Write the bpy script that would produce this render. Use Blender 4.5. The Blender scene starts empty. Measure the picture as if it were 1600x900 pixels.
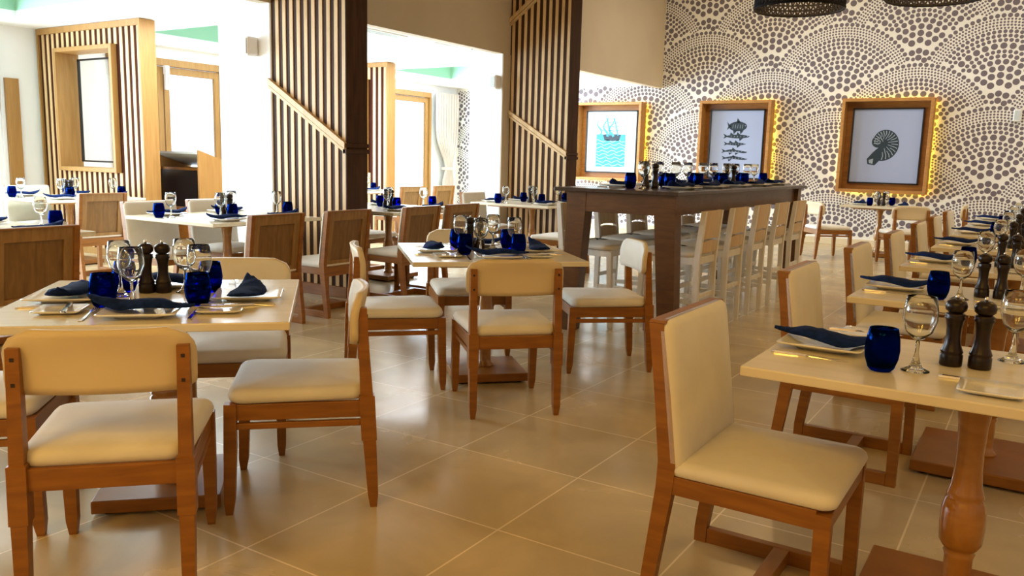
import bpy, bmesh, math, random
from mathutils import Vector, Matrix
C = bpy.context.scene.collection
sc = bpy.context.scene
PI = math.pi
random.seed(7)

# ------------------------------------------------------------------ camera
F_PX, YAW, PITCH, ROLL, CAM_H = 1300.0, -0.565374465, 0.154464041, 0.0260852303, 1.30
cy_, sy_ = math.cos(YAW), math.sin(YAW); cp_, sp_ = math.cos(PITCH), math.sin(PITCH)
fwd = Vector((sy_*cp_, cy_*cp_, -sp_)); rt = Vector((cy_, -sy_, 0)); up = rt.cross(fwd)
cr, sr = math.cos(ROLL), math.sin(ROLL)
rt2 = rt*cr + up*sr; up2 = up*cr - rt*sr
cam_d = bpy.data.cameras.new('camera'); cam = bpy.data.objects.new('camera', cam_d); C.objects.link(cam)
cam_d.sensor_width = 36.0; cam_d.lens = F_PX/1600.0*36.0; cam_d.clip_start = 0.05; cam_d.clip_end = 200
M = Matrix(((rt2.x, up2.x, -fwd.x), (rt2.y, up2.y, -fwd.y), (rt2.z, up2.z, -fwd.z))).to_4x4()
M.translation = Vector((0, 0, CAM_H)); cam.matrix_world = M
sc.camera = cam

# ------------------------------------------------------------------ light and exposure
sc.view_settings.view_transform = 'Standard'
sc.view_settings.look = 'None'
sc.view_settings.gamma = 1.0
sc.view_settings.use_curve_mapping = False
sc.view_settings.exposure = -0.12

w = bpy.data.worlds.new('sky'); sc.world = w; w.use_nodes = True
bg = w.node_tree.nodes['Background']
bg.inputs['Color'].default_value = (0.86, 0.93, 1.0, 1); bg.inputs['Strength'].default_value = 1.8

def area(name, loc, rot, sx, sy, power, col, spread=180):
    l = bpy.data.lights.new(name, 'AREA'); l.shape = 'RECTANGLE'; l.size = sx; l.size_y = sy
    l.energy = power; l.color = col; l.spread = math.radians(spread)
    o = bpy.data.objects.new(name, l); o.location = loc; o.rotation_euler = rot; C.objects.link(o); return o
COOL = (0.68, 0.85, 1.0); WARM = (1.0, 0.57, 0.09); NEUT = (1.0, 0.93, 0.82)
# daylight entering through the glazed left side
area('daylight_near', (-10.80, 2.5, 1.6), (0, -PI/2, 0), 2.3, 4.2, 660, COOL)
area('daylight_door_one', (-10.75, 8.1, 1.4), (0, -PI/2, 0), 2.3, 1.6, 320, COOL)
area('daylight_far', (-10.75, 12.2, 1.5), (0, -PI/2, 0), 2.3, 3.4, 680, COOL)
# added fill lights under the low ceiling, to whiten the window-side bay
for i, y in enumerate((2.6, 6.3, 9.8, 13.0)):
    area('bay_fill_light', (-7.6, y, 2.72), (0, 0, 0), 1.8, 1.8, 95, (0.98, 0.97, 1.0))
# warm ceiling fittings of the main hall
for (x, y, p) in ((0.6, -2.2, 78), (-1.9, -2.2, 92), (1.8, 2.2, 22), (1.8, 6.4, 40)):
    area('hall_ceiling_light', (x, y, 4.33), (0, 0, 0), 1.3, 1.3, p, WARM)
for (x, y, p) in ((1.0, 11.6, 115), (-3.4, 11.8, 95)):  # added unseen fill lights that brighten the back wall
    area('back_wall_fill_light', (x, y, 4.33), (math.radians(28), 0, 0), 1.6, .8, p, (1.0, .90, .74))

# ------------------------------------------------------------------ materials
MATS = {}
def pbr(name, col, rough=0.5, metal=0.0, spec=0.5, coat=0.0, trans=0.0, ior=1.45, emis=None, es=0.0, sheen=0.0):
    m = bpy.data.materials.new(name); m.use_nodes = True
    b = m.node_tree.nodes['Principled BSDF']
    b.inputs['Base Color'].default_value = (*col, 1); b.inputs['Roughness'].default_value = rough
    b.inputs['Metallic'].default_value = metal; b.inputs['Specular IOR Level'].default_value = spec
    b.inputs['Coat Weight'].default_value = coat; b.inputs['Transmission Weight'].default_value = trans
    b.inputs['IOR'].default_value = ior; b.inputs['Sheen Weight'].default_value = sheen
    if emis: b.inputs['Emission Color'].default_value = (*emis, 1); b.inputs['Emission Strength'].default_value = es
    MATS[name] = m; return m
def nd(m, t, **k):
    n = m.node_tree.nodes.new(t)
    for a, v in k.items(): setattr(n, a, v)
    return n
def lk(m, a, b): m.node_tree.links.new(a, b)
def mottle(m, c1, c2, scale=(6, 6, 6), nscale=2.0, detail=5, bump=0.0, dist=0.0, lo=0.3, hi=0.7):
    """colour variation (and bump) from stretched object-space noise"""
    b = m.node_tree.nodes['Principled BSDF']
    tc = nd(m, 'ShaderNodeTexCoord'); mp = nd(m, 'ShaderNodeMapping'); mp.inputs['Scale'].default_value = scale
    nz = nd(m, 'ShaderNodeTexNoise'); nz.inputs['Scale'].default_value = nscale; nz.inputs['Detail'].default_value = detail
    nz.inputs['Distortion'].default_value = dist
    cr = nd(m, 'ShaderNodeValToRGB')
    cr.color_ramp.elements[0].position = lo; cr.color_ramp.elements[1].position = hi
    cr.color_ramp.elements[0].color = (*c1, 1); cr.color_ramp.elements[1].color = (*c2, 1)
    lk(m, tc.outputs['Object'], mp.inputs['Vector']); lk(m, mp.outputs[0], nz.inputs['Vector'])
    lk(m, nz.outputs['Fac'], cr.inputs[0]); lk(m, cr.outputs[0], b.inputs['Base Color'])
    if bump:
        bp = nd(m, 'ShaderNodeBump'); bp.inputs['Strength'].default_value = bump; bp.inputs['Distance'].default_value = 0.004
        lk(m, nz.outputs['Fac'], bp.inputs['Height']); lk(m, bp.outputs[0], b.inputs['Normal'])
    return m
mottle(pbr('chair_wood', (.3, .12, .03), .38), (.22, .080, .010), (.32, .125, .018), (3, 3, 22), 1.6, 4, 0, .6)
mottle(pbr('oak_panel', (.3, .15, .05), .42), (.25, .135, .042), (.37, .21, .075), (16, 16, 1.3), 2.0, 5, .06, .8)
mottle(pbr('oak_shaded', (.2, .1, .03), .42), (.16, .080, .022), (.25, .132, .040), (16, 16, 1.3), 2.0, 5, .06, .8)  # same oak, darkened: shade of the sunk chair-back panel put into the colour
mottle(pbr('bar_wood', (.2, .08, .02), .34), (.085, .034, .009), (.14, .060, .016), (3, 3, 12), 2, 5, 0, 1.0)
mottle(pbr('bar_top_wood', (.05, .03, .02), .25), (.035, .018, .010), (.06, .03, .017), (12, 2, 6), 2, 5)
mottle(pbr('walnut', (.08, .03, .015), .6, spec=.2), (.036, .016, .007), (.075, .032, .014), (14, 14, 1.2), 2, 5, 0, .8)
mottle(pbr('slat_wood', (.5, .3, .12), .45), (.60, .39, .17), (.76, .53, .27), (10, 10, 1.2), 2, 5, 0, .8)
mottle(pbr('screen_wood', (.5, .28, .1), .45), (.32, .16, .040), (.41, .215, .060), (12, 12, 1.0), 2, 5, 0, .8)
mottle(pbr('screen_gap', (.2, .08, .03), .8, spec=.1), (.045, .012, .006), (.07, .020, .010), (12, 12, 1.0), 2, 5)
mottle(pbr('turned_wood', (.35, .15, .03), .22, coat=.5), (.30, .125, .022), (.42, .19, .04), (3, 3, 9), 2, 4, 0, .8)
mottle(pbr('frame_wood', (.4, .18, .04), .42), (.34, .15, .035), (.48, .235, .06), (2, 10, 10), 2, 4, 0, .8)
mottle(pbr('cream_cloth', (.82, .78, .70), .85, spec=.2, sheen=.2), (.71, .67, .58), (.78, .745, .66), (1, 1, 1), 7, 4, .25)
mottle(pbr('pad_laminate', (.82, .76, .66), .5), (.66, .54, .34), (.70, .58, .38), (1, 1, 1), 3, 3)
mottle(pbr('table_laminate', (.8, .76, .66), .22), (.70, .63, .47), (.76, .69, .53), (1, 8, 1), 3, 4)
mottle(pbr('white_stool_paint', (.8, .77, .7), .4), (.72, .69, .63), (.84, .81, .75), (9, 9, 1.2), 3, 4)
mottle(pbr('stool_back_wood', (.7, .5, .28), .45), (.62, .45, .26), (.72, .55, .34), (9, 9, 1.2), 2.5, 5, 0, 1.2)
mottle(pbr('plaster_warm', (.62, .52, .38), .8), (.60, .51, .385), (.65, .555, .42), (1, 1, 1), 1.2, 4)
mottle(pbr('plaster_white', (.9, .9, .9), .8), (.88, .885, .89), (.92, .92, .92), (1, 1, 1), 1.2, 3)
pbr('green_coffer', (.34, .55, .42), .7)
pbr('wallpaper_dot', (.15, .12, .135), .6)
mottle(pbr('wallpaper', (.8, .77, .7), .75), (.78, .745, .67), (.84, .81, .74), (1, 1, 1), 1.0, 3)
pbr('porcelain', (.86, .84, .78), .12, coat=.4)
mottle(pbr('napkin_cloth', (.006, .014, .05), .9, spec=.1, sheen=0), (.004, .012, .060), (.010, .028, .125), (8, 8, 8), 6, 4, .3)
pbr('steel', (.75, .74, .72), .18, metal=1)
mottle(pbr('mill_wood', (.03, .012, .006), .3, spec=.35, coat=.05), (.009, .005, .003), (.022, .010, .006), (3, 3, 14), 4, 4)
pbr('black_gloss', (.012, .010, .010), .3)
pbr('black_woven', (.005, .004, .004), .7, spec=.2)
pbr('print_paper', (.34, .40, .58), .35)
pbr('print_paper_pale', (.66, .82, .93), .35)
pbr('ink_black', (.015, .03, .045), .6)
pbr('ink_grey', (.30, .36, .42), .6)
pbr('ink_blue', (.03, .25, .42), .6)
pbr('ink_light_blue', (.30, .62, .78), .6)
pbr('strip_glow', (1, .6, .05), .5, emis=(1, .74, .015), es=26.0)
pbr('bulb_glow', (1, .8, .5), .5, emis=(1, .7, .35), es=12.0)
pbr('grille_grey', (.55, .60, .60), .5)
pbr('screw_dark', (.03, .015, .01), .5)
mottle(pbr('curtain_cloth', (.8, .74, .68), .8), (.52, .45, .40), (.66, .58, .52), (1, 1, 1), 2, 3)
mottle(pbr('gravel_terrace', (.8, .8, .78), .9), (.7, .7, .68), (.85, .85, .83), (1, 1, 1), 2, 3)
def glassy(name, col, rough=0.0, tint=.92):
    m = bpy.data.materials.new(name); m.use_nodes = True; nt = m.node_tree; nt.nodes.clear()
    g = nt.nodes.new('ShaderNodeBsdfGlass'); g.inputs['Color'].default_value = (*col, 1)
    g.inputs['Roughness'].default_value = rough; g.inputs['IOR'].default_value = 1.45
    o = nt.nodes.new('ShaderNodeOutputMaterial'); nt.links.new(g.outputs[0], o.inputs[0]); MATS[name] = m
glassy('clear_glass', (.97, .98, .98))
glassy('blue_glass', (.01, .09, .55), .02)
def pane(name):
    m = bpy.data.materials.new(name); m.use_nodes = True; nt = m.node_tree; nt.nodes.clear()
    t = nt.nodes.new('ShaderNodeBsdfTransparent'); g = nt.nodes.new('ShaderNodeBsdfGlossy'); g.inputs['Roughness'].default_value = .02
    x = nt.nodes.new('ShaderNodeMixShader'); o = nt.nodes.new('ShaderNodeOutputMaterial')
    x.inputs[0].default_value = .06; nt.links.new(t.outputs[0], x.inputs[1]); nt.links.new(g.outputs[0], x.inputs[2])
    nt.links.new(x.outputs[0], o.inputs[0]); MATS[name] = m
pane('window_glass')
# floor: 0.6 m tiles squared to the hall, polished, with thin pale joints
def floor_mat():
    m = pbr('floor_tile', (.5, .4, .26), .22, spec=.5); b = m.node_tree.nodes['Principled BSDF']
    tc = nd(m, 'ShaderNodeTexCoord'); mp = nd(m, 'ShaderNodeMapping')
    mp.inputs['Location'].default_value = (2.145+6, -2.93+6, 0)
    br = nd(m, 'ShaderNodeTexBrick'); br.offset = 0.0; br.squash = 1.0
    br.inputs['Scale'].default_value = 1.0; br.inputs['Brick Width'].default_value = .603; br.inputs['Row Height'].default_value = .6
    br.inputs['Mortar Size'].default_value = .0038; br.inputs['Mortar Smooth'].default_value = .2
    br.inputs['Color1'].default_value = (.54, .435, .265, 1); br.inputs['Color2'].default_value = (.60, .485, .30, 1)
    br.inputs['Mortar'].default_value = (.86, .74, .52, 1)
    nz = nd(m, 'ShaderNodeTexNoise'); nz.inputs['Scale'].default_value = 2.2; nz.inputs['Detail'].default_value = 8; nz.inputs['Distortion'].default_value = .6
    cr = nd(m, 'ShaderNodeValToRGB'); cr.color_ramp.elements[0].position = .32; cr.color_ramp.elements[1].position = .7
    cr.color_ramp.elements[0].color = (.80, .80, .80, 1); cr.color_ramp.elements[1].color = (1.08, 1.06, 1.0, 1)
    mx = nd(m, 'ShaderNodeMix', data_type='RGBA', blend_type='MULTIPLY'); mx.inputs[0].default_value = 1.0
    lk(m, tc.outputs['Object'], mp.inputs[0]); lk(m, mp.outputs[0], br.inputs[0]); lk(m, tc.outputs['Object'], nz.inputs[0])
    lk(m, nz.outputs[0], cr.inputs[0]); lk(m, br.outputs['Color'], mx.inputs[6]); lk(m, cr.outputs[0], mx.inputs[7])
    lk(m, mx.outputs[2], b.inputs['Base Color'])
    rr = nd(m, 'ShaderNodeMapRange'); rr.inputs['To Min'].default_value = .16; rr.inputs['To Max'].default_value = .34
    lk(m, nz.outputs[0], rr.inputs[0]); lk(m, rr.outputs[0], b.inputs['Roughness'])
    n2 = nd(m, 'ShaderNodeTexNoise'); n2.inputs['Scale'].default_value = 60; n2.inputs['Detail'].default_value = 2
    bp = nd(m, 'ShaderNodeBump'); bp.inputs['Strength'].default_value = .10; bp.inputs['Distance'].default_value = .003
    lk(m, tc.outputs['Object'], n2.inputs[0]); lk(m, n2.outputs[0], bp.inputs['Height']); lk(m, bp.outputs[0], b.inputs['Normal'])
floor_mat()

# ------------------------------------------------------------------ mesh builder
class MB:
    def __init__(s): s.v = []; s.f = []; s.mi = []; s.sm = []; s.mats = []
    def m(s, name):
        if name not in s.mats: s.mats.append(name)
        return s.mats.index(name)
    def add(s, vs, fs, mat, smooth=False):
        o = len(s.v); s.v += [tuple(v) for v in vs]; k = s.m(mat)
        for f in fs: s.f.append([i+o for i in f]); s.mi.append(k); s.sm.append(smooth)
    def box(s, x0, x1, y0, y1, z0, z1, mat, bev=0.0):
        if bev > 0:
            bm = bmesh.new(); bmesh.ops.create_cube(bm, size=1)
            for v in bm.verts: v.co = Vector(((x0+x1)/2+v.co.x*(x1-x0), (y0+y1)/2+v.co.y*(y1-y0), (z0+z1)/2+v.co.z*(z1-z0)))
            bmesh.ops.bevel(bm, geom=bm.edges[:], offset=bev, segments=2, affect='EDGES', profile=.5)
            s.bm(bm, mat); return
        vs = [(x, y, z) for z in (z0, z1) for y in (y0, y1) for x in (x0, x1)]
        s.add(vs, [(0, 2, 3, 1), (4, 5, 7, 6), (0, 1, 5, 4), (2, 6, 7, 3), (0, 4, 6, 2), (1, 3, 7, 5)], mat)
    def bm(s, bm, mat, smooth=False):
        bm.verts.index_update(); s.add([v.co[:] for v in bm.verts], [[v.index for v in f.verts] for f in bm.faces], mat, smooth); bm.free()
    def loft(s, rings, mat, smooth=False, cap=True, close=False):
        n = len(rings[0]); vs = [p for r in rings for p in r]; fs = []
        R = len(rings)
        for i in range(R-1 if not close else R):
            for j in range(n):
                a = i*n+j; b = i*n+(j+1) % n; c = ((i+1) % R)*n+(j+1) % n; d = ((i+1) % R)*n+j
                fs.append((a, b, c, d))
        if cap and not close: fs.append(tuple(reversed(range(n)))); fs.append(tuple((R-1)*n+j for j in range(n)))
        s.add(vs, fs, mat, smooth)
    def bar(s, sections, mat, smooth=False):
        """sections: (x,y,z,hx,hy): rectangular section lofted along z-ish"""
        s.loft([[(x-hx, y-hy, z), (x+hx, y-hy, z), (x+hx, y+hy, z), (x-hx, y+hy, z)] for (x, y, z, hx, hy) in sections], mat, smooth)
    def lathe(s, prof, mat, n=20, cx=0, cy=0, cz=0, cap=False, closed=False):
        rings = [[(cx+r*math.cos(2*PI*k/n), cy+r*math.sin(2*PI*k/n), cz+z) for k in range(n)] for r, z in prof]
        s.loft(rings, mat, True, cap=cap, close=closed)
    def prism(s, pts, a, b, mat, axis='y'):
        """2D outline extruded along an axis from a to b"""
        def P(u, v, t): return {'y': (u, t, v), 'x': (t, u, v), 'z': (u, v, t)}[axis]
        n = len(pts); vs = [P(u, v, a) for u, v in pts]+[P(u, v, b) for u, v in pts]
        fs = [tuple(range(n)), tuple(reversed(range(n, 2*n)))]+[(i, n+i, n+(i+1) % n, (i+1) % n) for i in range(n)]
        s.add(vs, fs, mat)
    def build(s, name, parent=None):
        me = bpy.data.meshes.new(name); me.from_pydata(s.v, [], s.f)
        for n in s.mats: me.materials.append(MATS[n])
        me.polygons.foreach_set('material_index', s.mi); me.polygons.foreach_set('use_smooth', s.sm)
        b = bmesh.new(); b.from_mesh(me); bmesh.ops.recalc_face_normals(b, faces=b.faces); b.to_mesh(me); b.free()
        me.update(); o = bpy.data.objects.new(name, me); C.objects.link(o)
        if parent: o.parent = parent
        return o
def struct(o): o['kind'] = 'structure'; return o
def tag(o, label, cat, group=None):
    o['label'] = label; o['category'] = cat
    if group: o['group'] = group
    elif 'group' in o: del o['group']
    return o
def empty(name, loc=(0, 0, 0), rz=0):
    o = bpy.data.objects.new(name, None); C.objects.link(o); o.location = loc; o.rotation_euler = (0, 0, rz); o.empty_display_size = .1
    return o
def dup(o, parent=None):
    c = o.copy(); C.objects.link(c)
    if parent: c.parent = parent
    for ch in list(o.children): dup(ch, c)
    return c
USED = {}
def place(key, make, loc, rz, label, cat, group=None):
    """first call builds the thing, later calls copy it with all its parts"""
    if key not in USED: USED[key] = make(); o = USED[key]
    else: o = dup(USED[key])
    o.location = loc; o.rotation_euler = (0, 0, rz)
    return tag(o, label, cat, group)

# ================================================================== SETTING
YB = 14.83      # back wall
XH = -6.22      # plane of the header over the window-side bay
XL = -10.95     # glazed outside wall
ZC = 4.4
b = MB(); b.box(XL-.0, 3.4, -3.2, YB+.0, -.1, 0, 'floor_tile'); struct(b.build('floor'))
b = MB(); b.box(XL-14, XL-.16, -10, 26, -.25, -.12, 'gravel_terrace'); t = struct(b.build('ground_terrace'))
b = MB(); b.box(XH-.1, 3.4, -3.2, YB, ZC, ZC+.1, 'plaster_warm'); struct(b.build('ceiling'))
b = MB(); b.box(3.4, 3.5, -3.2, YB, 0, ZC, 'plaster_warm'); struct(b.build('wall_right'))
b = MB(); b.box(XL, 3.4, -3.3, -3.2, 0, ZC, 'plaster_warm'); struct(b.build('wall_front'))
# back wall with the fan-shaped dot wallpaper
def back_wall():
    b = MB(); b.box(XL, 3.4, YB, YB+.12, 0, ZC, 'wallpaper')
    P, h, R = 2.31, .68, 1.17
    rings = []; r = R-.025; pd = None
    for d in (.068, .035, .035, .035, .035, .060, .060, .060, .098, .062, .068, .086, .096, .100, .104, .104):
        if pd: r -= (pd+d)/2*(1.22 if d < .05 and pd < .05 else 1.05)
        rings.append((r, d)); pd = d
    rings = [q for q in rings if q[0] > .13]+[(.105, .098), (.0, .098), (.17, .09), (.15, .06), (.22, .07), (.26, .05)]
    n = 9; k0 = -2; seen = {}
    for k in range(k0, 9):     # rows from the front one backwards
        cz = .42+k*h-.0
        for q in range(-6, 5):
            cx = -1.93+q*P+(P/2 if k % 2 else 0)
            for ri, (rr, d) in enumerate(rings):
                pitch = d*1.22 if d > .04 else d*1.36
                na = max(1, int(2*PI*rr/pitch)); off = (ri % 2)*.5+(.25 if rr < .11 else 0)
                for a in range(na):
                    th = 2*PI*(a+off)/na; x = cx+rr*math.cos(th); z = cz+rr*math.sin(th)
                    if z > ZC-.05 or z < .14 or x < XL+.06 or x > 1.9: continue
                    if x < XH-.1 and z > 2.7: continue
                    # hidden by the fans of the rows in front (below)
                    hid = False
                    for kk in (1, 2):
                        if k-kk < k0: continue
                        ox = cx+((P/2) if kk == 1 else 0); dz = z-(cz-kk*h)
                        dx = (x-ox+P/2) % P-P/2
                        if dx*dx+dz*dz < (R+d*.05)**2: hid = True; break
                    if hid: continue
                    rad = d/2*(.94+.05*random.random()); n = 8 if d < .05 else 13
                    gx, gz = int(x/.12), int(z/.12); clash = False
                    for qx in (-1, 0, 1):
                        for qz in (-1, 0, 1):
                            for (ux, uz, ur) in seen.get((gx+qx, gz+qz), ()):
                                if (ux-x)**2+(uz-z)**2 < ((ur+rad)*.99)**2: clash = True
                    if clash: continue
                    seen.setdefault((gx, gz), []).append((x, z, rad))
                    b.add([(x+rad*math.cos(2*PI*j/n), YB-.0015, z+rad*math.sin(2*PI*j/n)) for j in range(n)], [tuple(range(n))], 'wallpaper_dot')
    return struct(b.build('wall_back'))
back_wall()
b = MB(); b.box(XL, 3.4, YB-.03, YB-.002, 0, .11, 'pad_laminate', .004); struct(b.build('baseboard_back'))
# header (soffit) over the bay and the tall wall above it
b = MB(); b.box(XH-.12, XH, -3.2, YB-.001, 2.66, ZC, 'plaster_warm'); struct(b.build('wall_header'))
# piers carrying it: plaster-white towards the bay, warm on the hall face
for i, (y, x0) in enumerate(((5.50, -6.95), (9.43, -6.74))):
    b = MB(); x1 = XH-.004
    b.box(x0, x1, y, y+.9, 0, 2.752, 'plaster_white')
    b.box(x1, x1+.012, y+.004, y+.9, 0, 2.659, 'plaster_warm')
    o = struct(b.build('wall_pier'))
# low ceiling with green recessed coffers
def low_ceiling():
    z = 2.75; b = MB(); xs = (XL, XH-.12); ys = (-3.2, YB-.001)
    holes = [(-10.2, -8.0, 1.3, 5.27), (-10.2, -8.0, 7.3, 9.3) if False else (-10.2, -8.0, 6.62, 9.2), (-10.2, -8.0, 11.2, 13.6)]
    # strips around the coffers
    y = ys[0]
    for (a, c, y0, y1) in holes:
        b.box(xs[0], xs[1], y, y0, z, z+.08, 'plaster_white'); b.box(xs[0], a, y0, y1, z, z+.08, 'plaster_white'); b.box(c, xs[1], y0, y1, z, z+.08, 'plaster_white')
        zt = z+.42
        b.box(a-.03, a, y0, y1, z+.08, zt, 'green_coffer'); b.box(c, c+.03, y0, y1, z+.08, zt, 'green_coffer')
        b.box(a, c, y0-.03, y0, z+.08, zt, 'green_coffer'); b.box(a, c, y1, y1+.03, z+.08, zt, 'green_coffer')
        b.box(a-.03, c+.03, y0-.03, y1+.03, zt, zt+.04, 'green_coffer')
        y = y1
    b.box(xs[0], xs[1], y, ys[1], z, z+.08, 'plaster_white')
    struct(b.build('ceiling_bay'))
low_ceiling()
# outside wall on the left: openings for a window, a pair of doors and a far door
OPEN = [(-1.6, .9, .0, 2.35), (1.3, 3.2, 0, 2.35), (3.5, 5.42, 0, 2.35), (6.85, 8.72, 0, 2.5), (12.35, 13.9, 0, 2.5)]
def wall_left():
    b = MB(); y = -3.2; x0, x1 = XL-.14, XL
    for (a, c, z0, z1) in OPEN:
        b.box(x0, x1, y, a, 0, 2.83, 'plaster_white'); b.box(x0, x1, a, c, z1, 2.83, 'plaster_white'); y = c
    b.box(x0, x1, y, YB, 0, 2.83, 'plaster_white'); struct(b.build('wall_left'))
wall_left()
for i, (a, c, z0, z1) in enumerate(OPEN[:3]):
    r = struct(empty('window_%d' % (i+1), (XL-.06, (a+c)/2, 0))); hw = (c-a)/2
    b = MB()
    for (p, q, u, v) in ((-hw, -hw+.05, 0, z1), (hw-.05, hw, 0, z1), (-.03, .03, 0, z1), (-hw, hw, z1-.06, z1), (-hw, hw, 0, .08)):
        b.box(-.03, .03, p, q, u, v, 'plaster_white')
    b.build('window_frame', r)
    b = MB(); b.box(-.004, .004, -hw+.04, hw-.04, .07, z1-.05, 'window_glass'); b.build('pane', r)
def door_unit(k, y0, y1, z1, split):
    r = struct(empty('door_%d' % k, (XL, 0, 0)))
    b = MB(); f = 'screen_wood'
    b.box(-.06, .06, y0-.12, y1+.12 if k == 1 else y1+.04, z1, z1+.1, f, .004)
    b.box(-.06, .05, y0-.08, y0, 0, z1, f, .004); b.box(-.06, .05, y1, y1+.06, 0, z1, f, .004)
    b.build('door_frame', r)
    for (a, c) in split:
        b = MB(); s_ = .085
        b.box(-.03, .02, a, a+s_, .02, z1-.01, f, .004); b.box(-.03, .02, c-s_, c, .02, z1-.01, f, .004)
        b.box(-.03, .02, a+s_, c-s_, z1-.11, z1-.01, f, .004); b.box(-.03, .02, a+s_, c-s_, .02, .24, f, .004)
        d = b.build('door_leaf', r)
        b = MB(); b.box(-.008, -.002, a+s_-.01, c-s_+.01, .22, z1-.10, 'window_glass'); b.build('pane', d)
        b = MB(); yy = a+s_/2; b.box(.02, .06, yy-.012, yy+.012, .98, 1.14, 'steel', .004); b.build('door_handle', d)
    if k == 1:
        b = MB(); b.box(.05, .10, 7.66, 7.70, z1-.34, z1-.02, 'plaster_white', .006); b.box(.05, .12, 7.65, 7.71, z1-.12, z1-.0, 'plaster_white', .006); b.build('door_closer', r)
door_unit(1, 6.93, 8.66, 2.49, [(6.95, 7.66), (7.68, 8.64)])
door_unit(2, 12.45, 13.84, 2.49, [(12.47, 13.82)])
b = MB(); b.box(XL+.002, XL+.05, 5.46, 5.62, 0, 2.12, 'screen_wood', .004); struct(b.build('trim_1'))
# curtains by the far door and at the near window
def curtain(y0, y1, ztop, tie, label, x=XL+.12):
    """pleated cloth, gathered by a tie-back at one side"""
    b = MB(); N, K = 60, 26; rings = []
    for k in range(K+1):
        z = ztop*(1-k/K)
        g = math.exp(-((z-1.05)/.42)**2)          # gather round the tie
        if z < 1.05: g = max(g, .72)
        w = (y1-y0)*(1-.72*g); c = (y0+y1)/2+tie*(y1-y0)*.30*g
        rings.append([(x+.035*math.sin(j*2*PI*9/N)+.05*g, c-w/2+w*j/N, z+.01) for j in range(N+1)])
    vs = [p for r_ in rings for p in r_]; n = N+1
    back = [(p[0]+.006, p[1], p[2]) for p in vs]; o = len(vs)
    fs = []
    for i in range(K):
        for j in range(N): a = i*n+j; fs.append((a, a+1, a+n+1, a+n)); fs.append((a+o, a+n+o, a+n+1+o, a+1+o))
    b.add(vs+back, fs, 'curtain_cloth', True)
    r = empty('curtain'); b.build('cloth', r)
    b = MB(); b.box(x-.05, x+.10, (y0+y1)/2+tie*(y1-y0)*.30-(y1-y0)*.15, (y0+y1)/2+tie*(y1-y0)*.30+(y1-y0)*.15, 1.02, 1.08, 'curtain_cloth', .01); b.build('tie_back', r)
    tag(r, label, 'curtain'); return r
curtain(13.95, 14.75, 2.6, 0, 'cream pleated curtain tied back beside the far wooden door')
curtain(4.72, 5.36, 2.5, 0, 'pale curtain edge hanging at the far left of the window wall')
# ceiling grilles of the bay
def grille():
    r = empty('air_grille'); b = MB(); L, W = .78, .10
    for (a, c, e, f) in ((-W, W, -L/2-.02, -L/2), (-W, W, L/2, L/2+.02), (-W, -W+.02, -L/2, L/2), (W-.02, W, -L/2, L/2)): b.box(a, c, e, f, -.012, 0, 'plaster_white')
    b.build('frame', r); b = MB()
    for i in range(4): x = -W+.035+i*.044; b.box(x, x+.018, -L/2, L/2, -.009, -.002, 'grille_grey')
    b.build('slats', r); return r
for i, (x, y, t) in enumerate(((-6.86, 5.55, 'ceiling air grille above the left slatted column'), (-6.92, 7.8, 'ceiling air grille just right of the left slatted column'), (-6.92, 9.15, 'ceiling air grille nearer the middle of the bay ceiling edge'), (-6.80, 12.1, 'ceiling air grille between right slatted column and dotted wall'))):
    place('grille', grille, (x, y, 2.749), 0, 'slim white '+t, 'air vent')
def sprinkler():
    r = empty('smoke_detector'); b = MB(); b.lathe([(.001, 0), (.06, 0), (.06, -.02), (.045, -.035), (.001, -.038)], 'plaster_white', 20); b.build('housing', r)
    b = MB(); b.lathe([(.001, -.036), (.02, -.037), (.02, -.055), (.001, -.056)], 'grille_grey', 14); b.build('sensor', r); return r
place('smoke', sprinkler, (-6.60, 9.25, 2.749), 0, 'small round detector on bay ceiling near right slatted column', 'smoke detector')
def sconce():
    r = empty('wall_speaker'); b = MB(); b.box(-.055, .055, -.13, 0, -.09, .09, 'plaster_white', .02); b.build('housing', r)
    b = MB(); b.box(-.04, .04, -.136, -.128, -.07, .07, 'grille_grey', .003); b.build('grille', r); return r
place('sconce', sconce, (-6.43, 5.498, 2.27), 0, 'small grey-white wall unit on the pier left of the left slatted column', 'wall speaker')
place('sconce', sconce, (-6.20-.09, 9.428, 2.29), 0, 'small grey-white wall unit on the pier left of the right slatted column', 'wall speaker')
place('sconce', sconce, (-.49, YB-.002, 2.13), 0, 'small cream wall unit on the dotted wall right of the shell picture', 'wall speaker')

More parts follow.
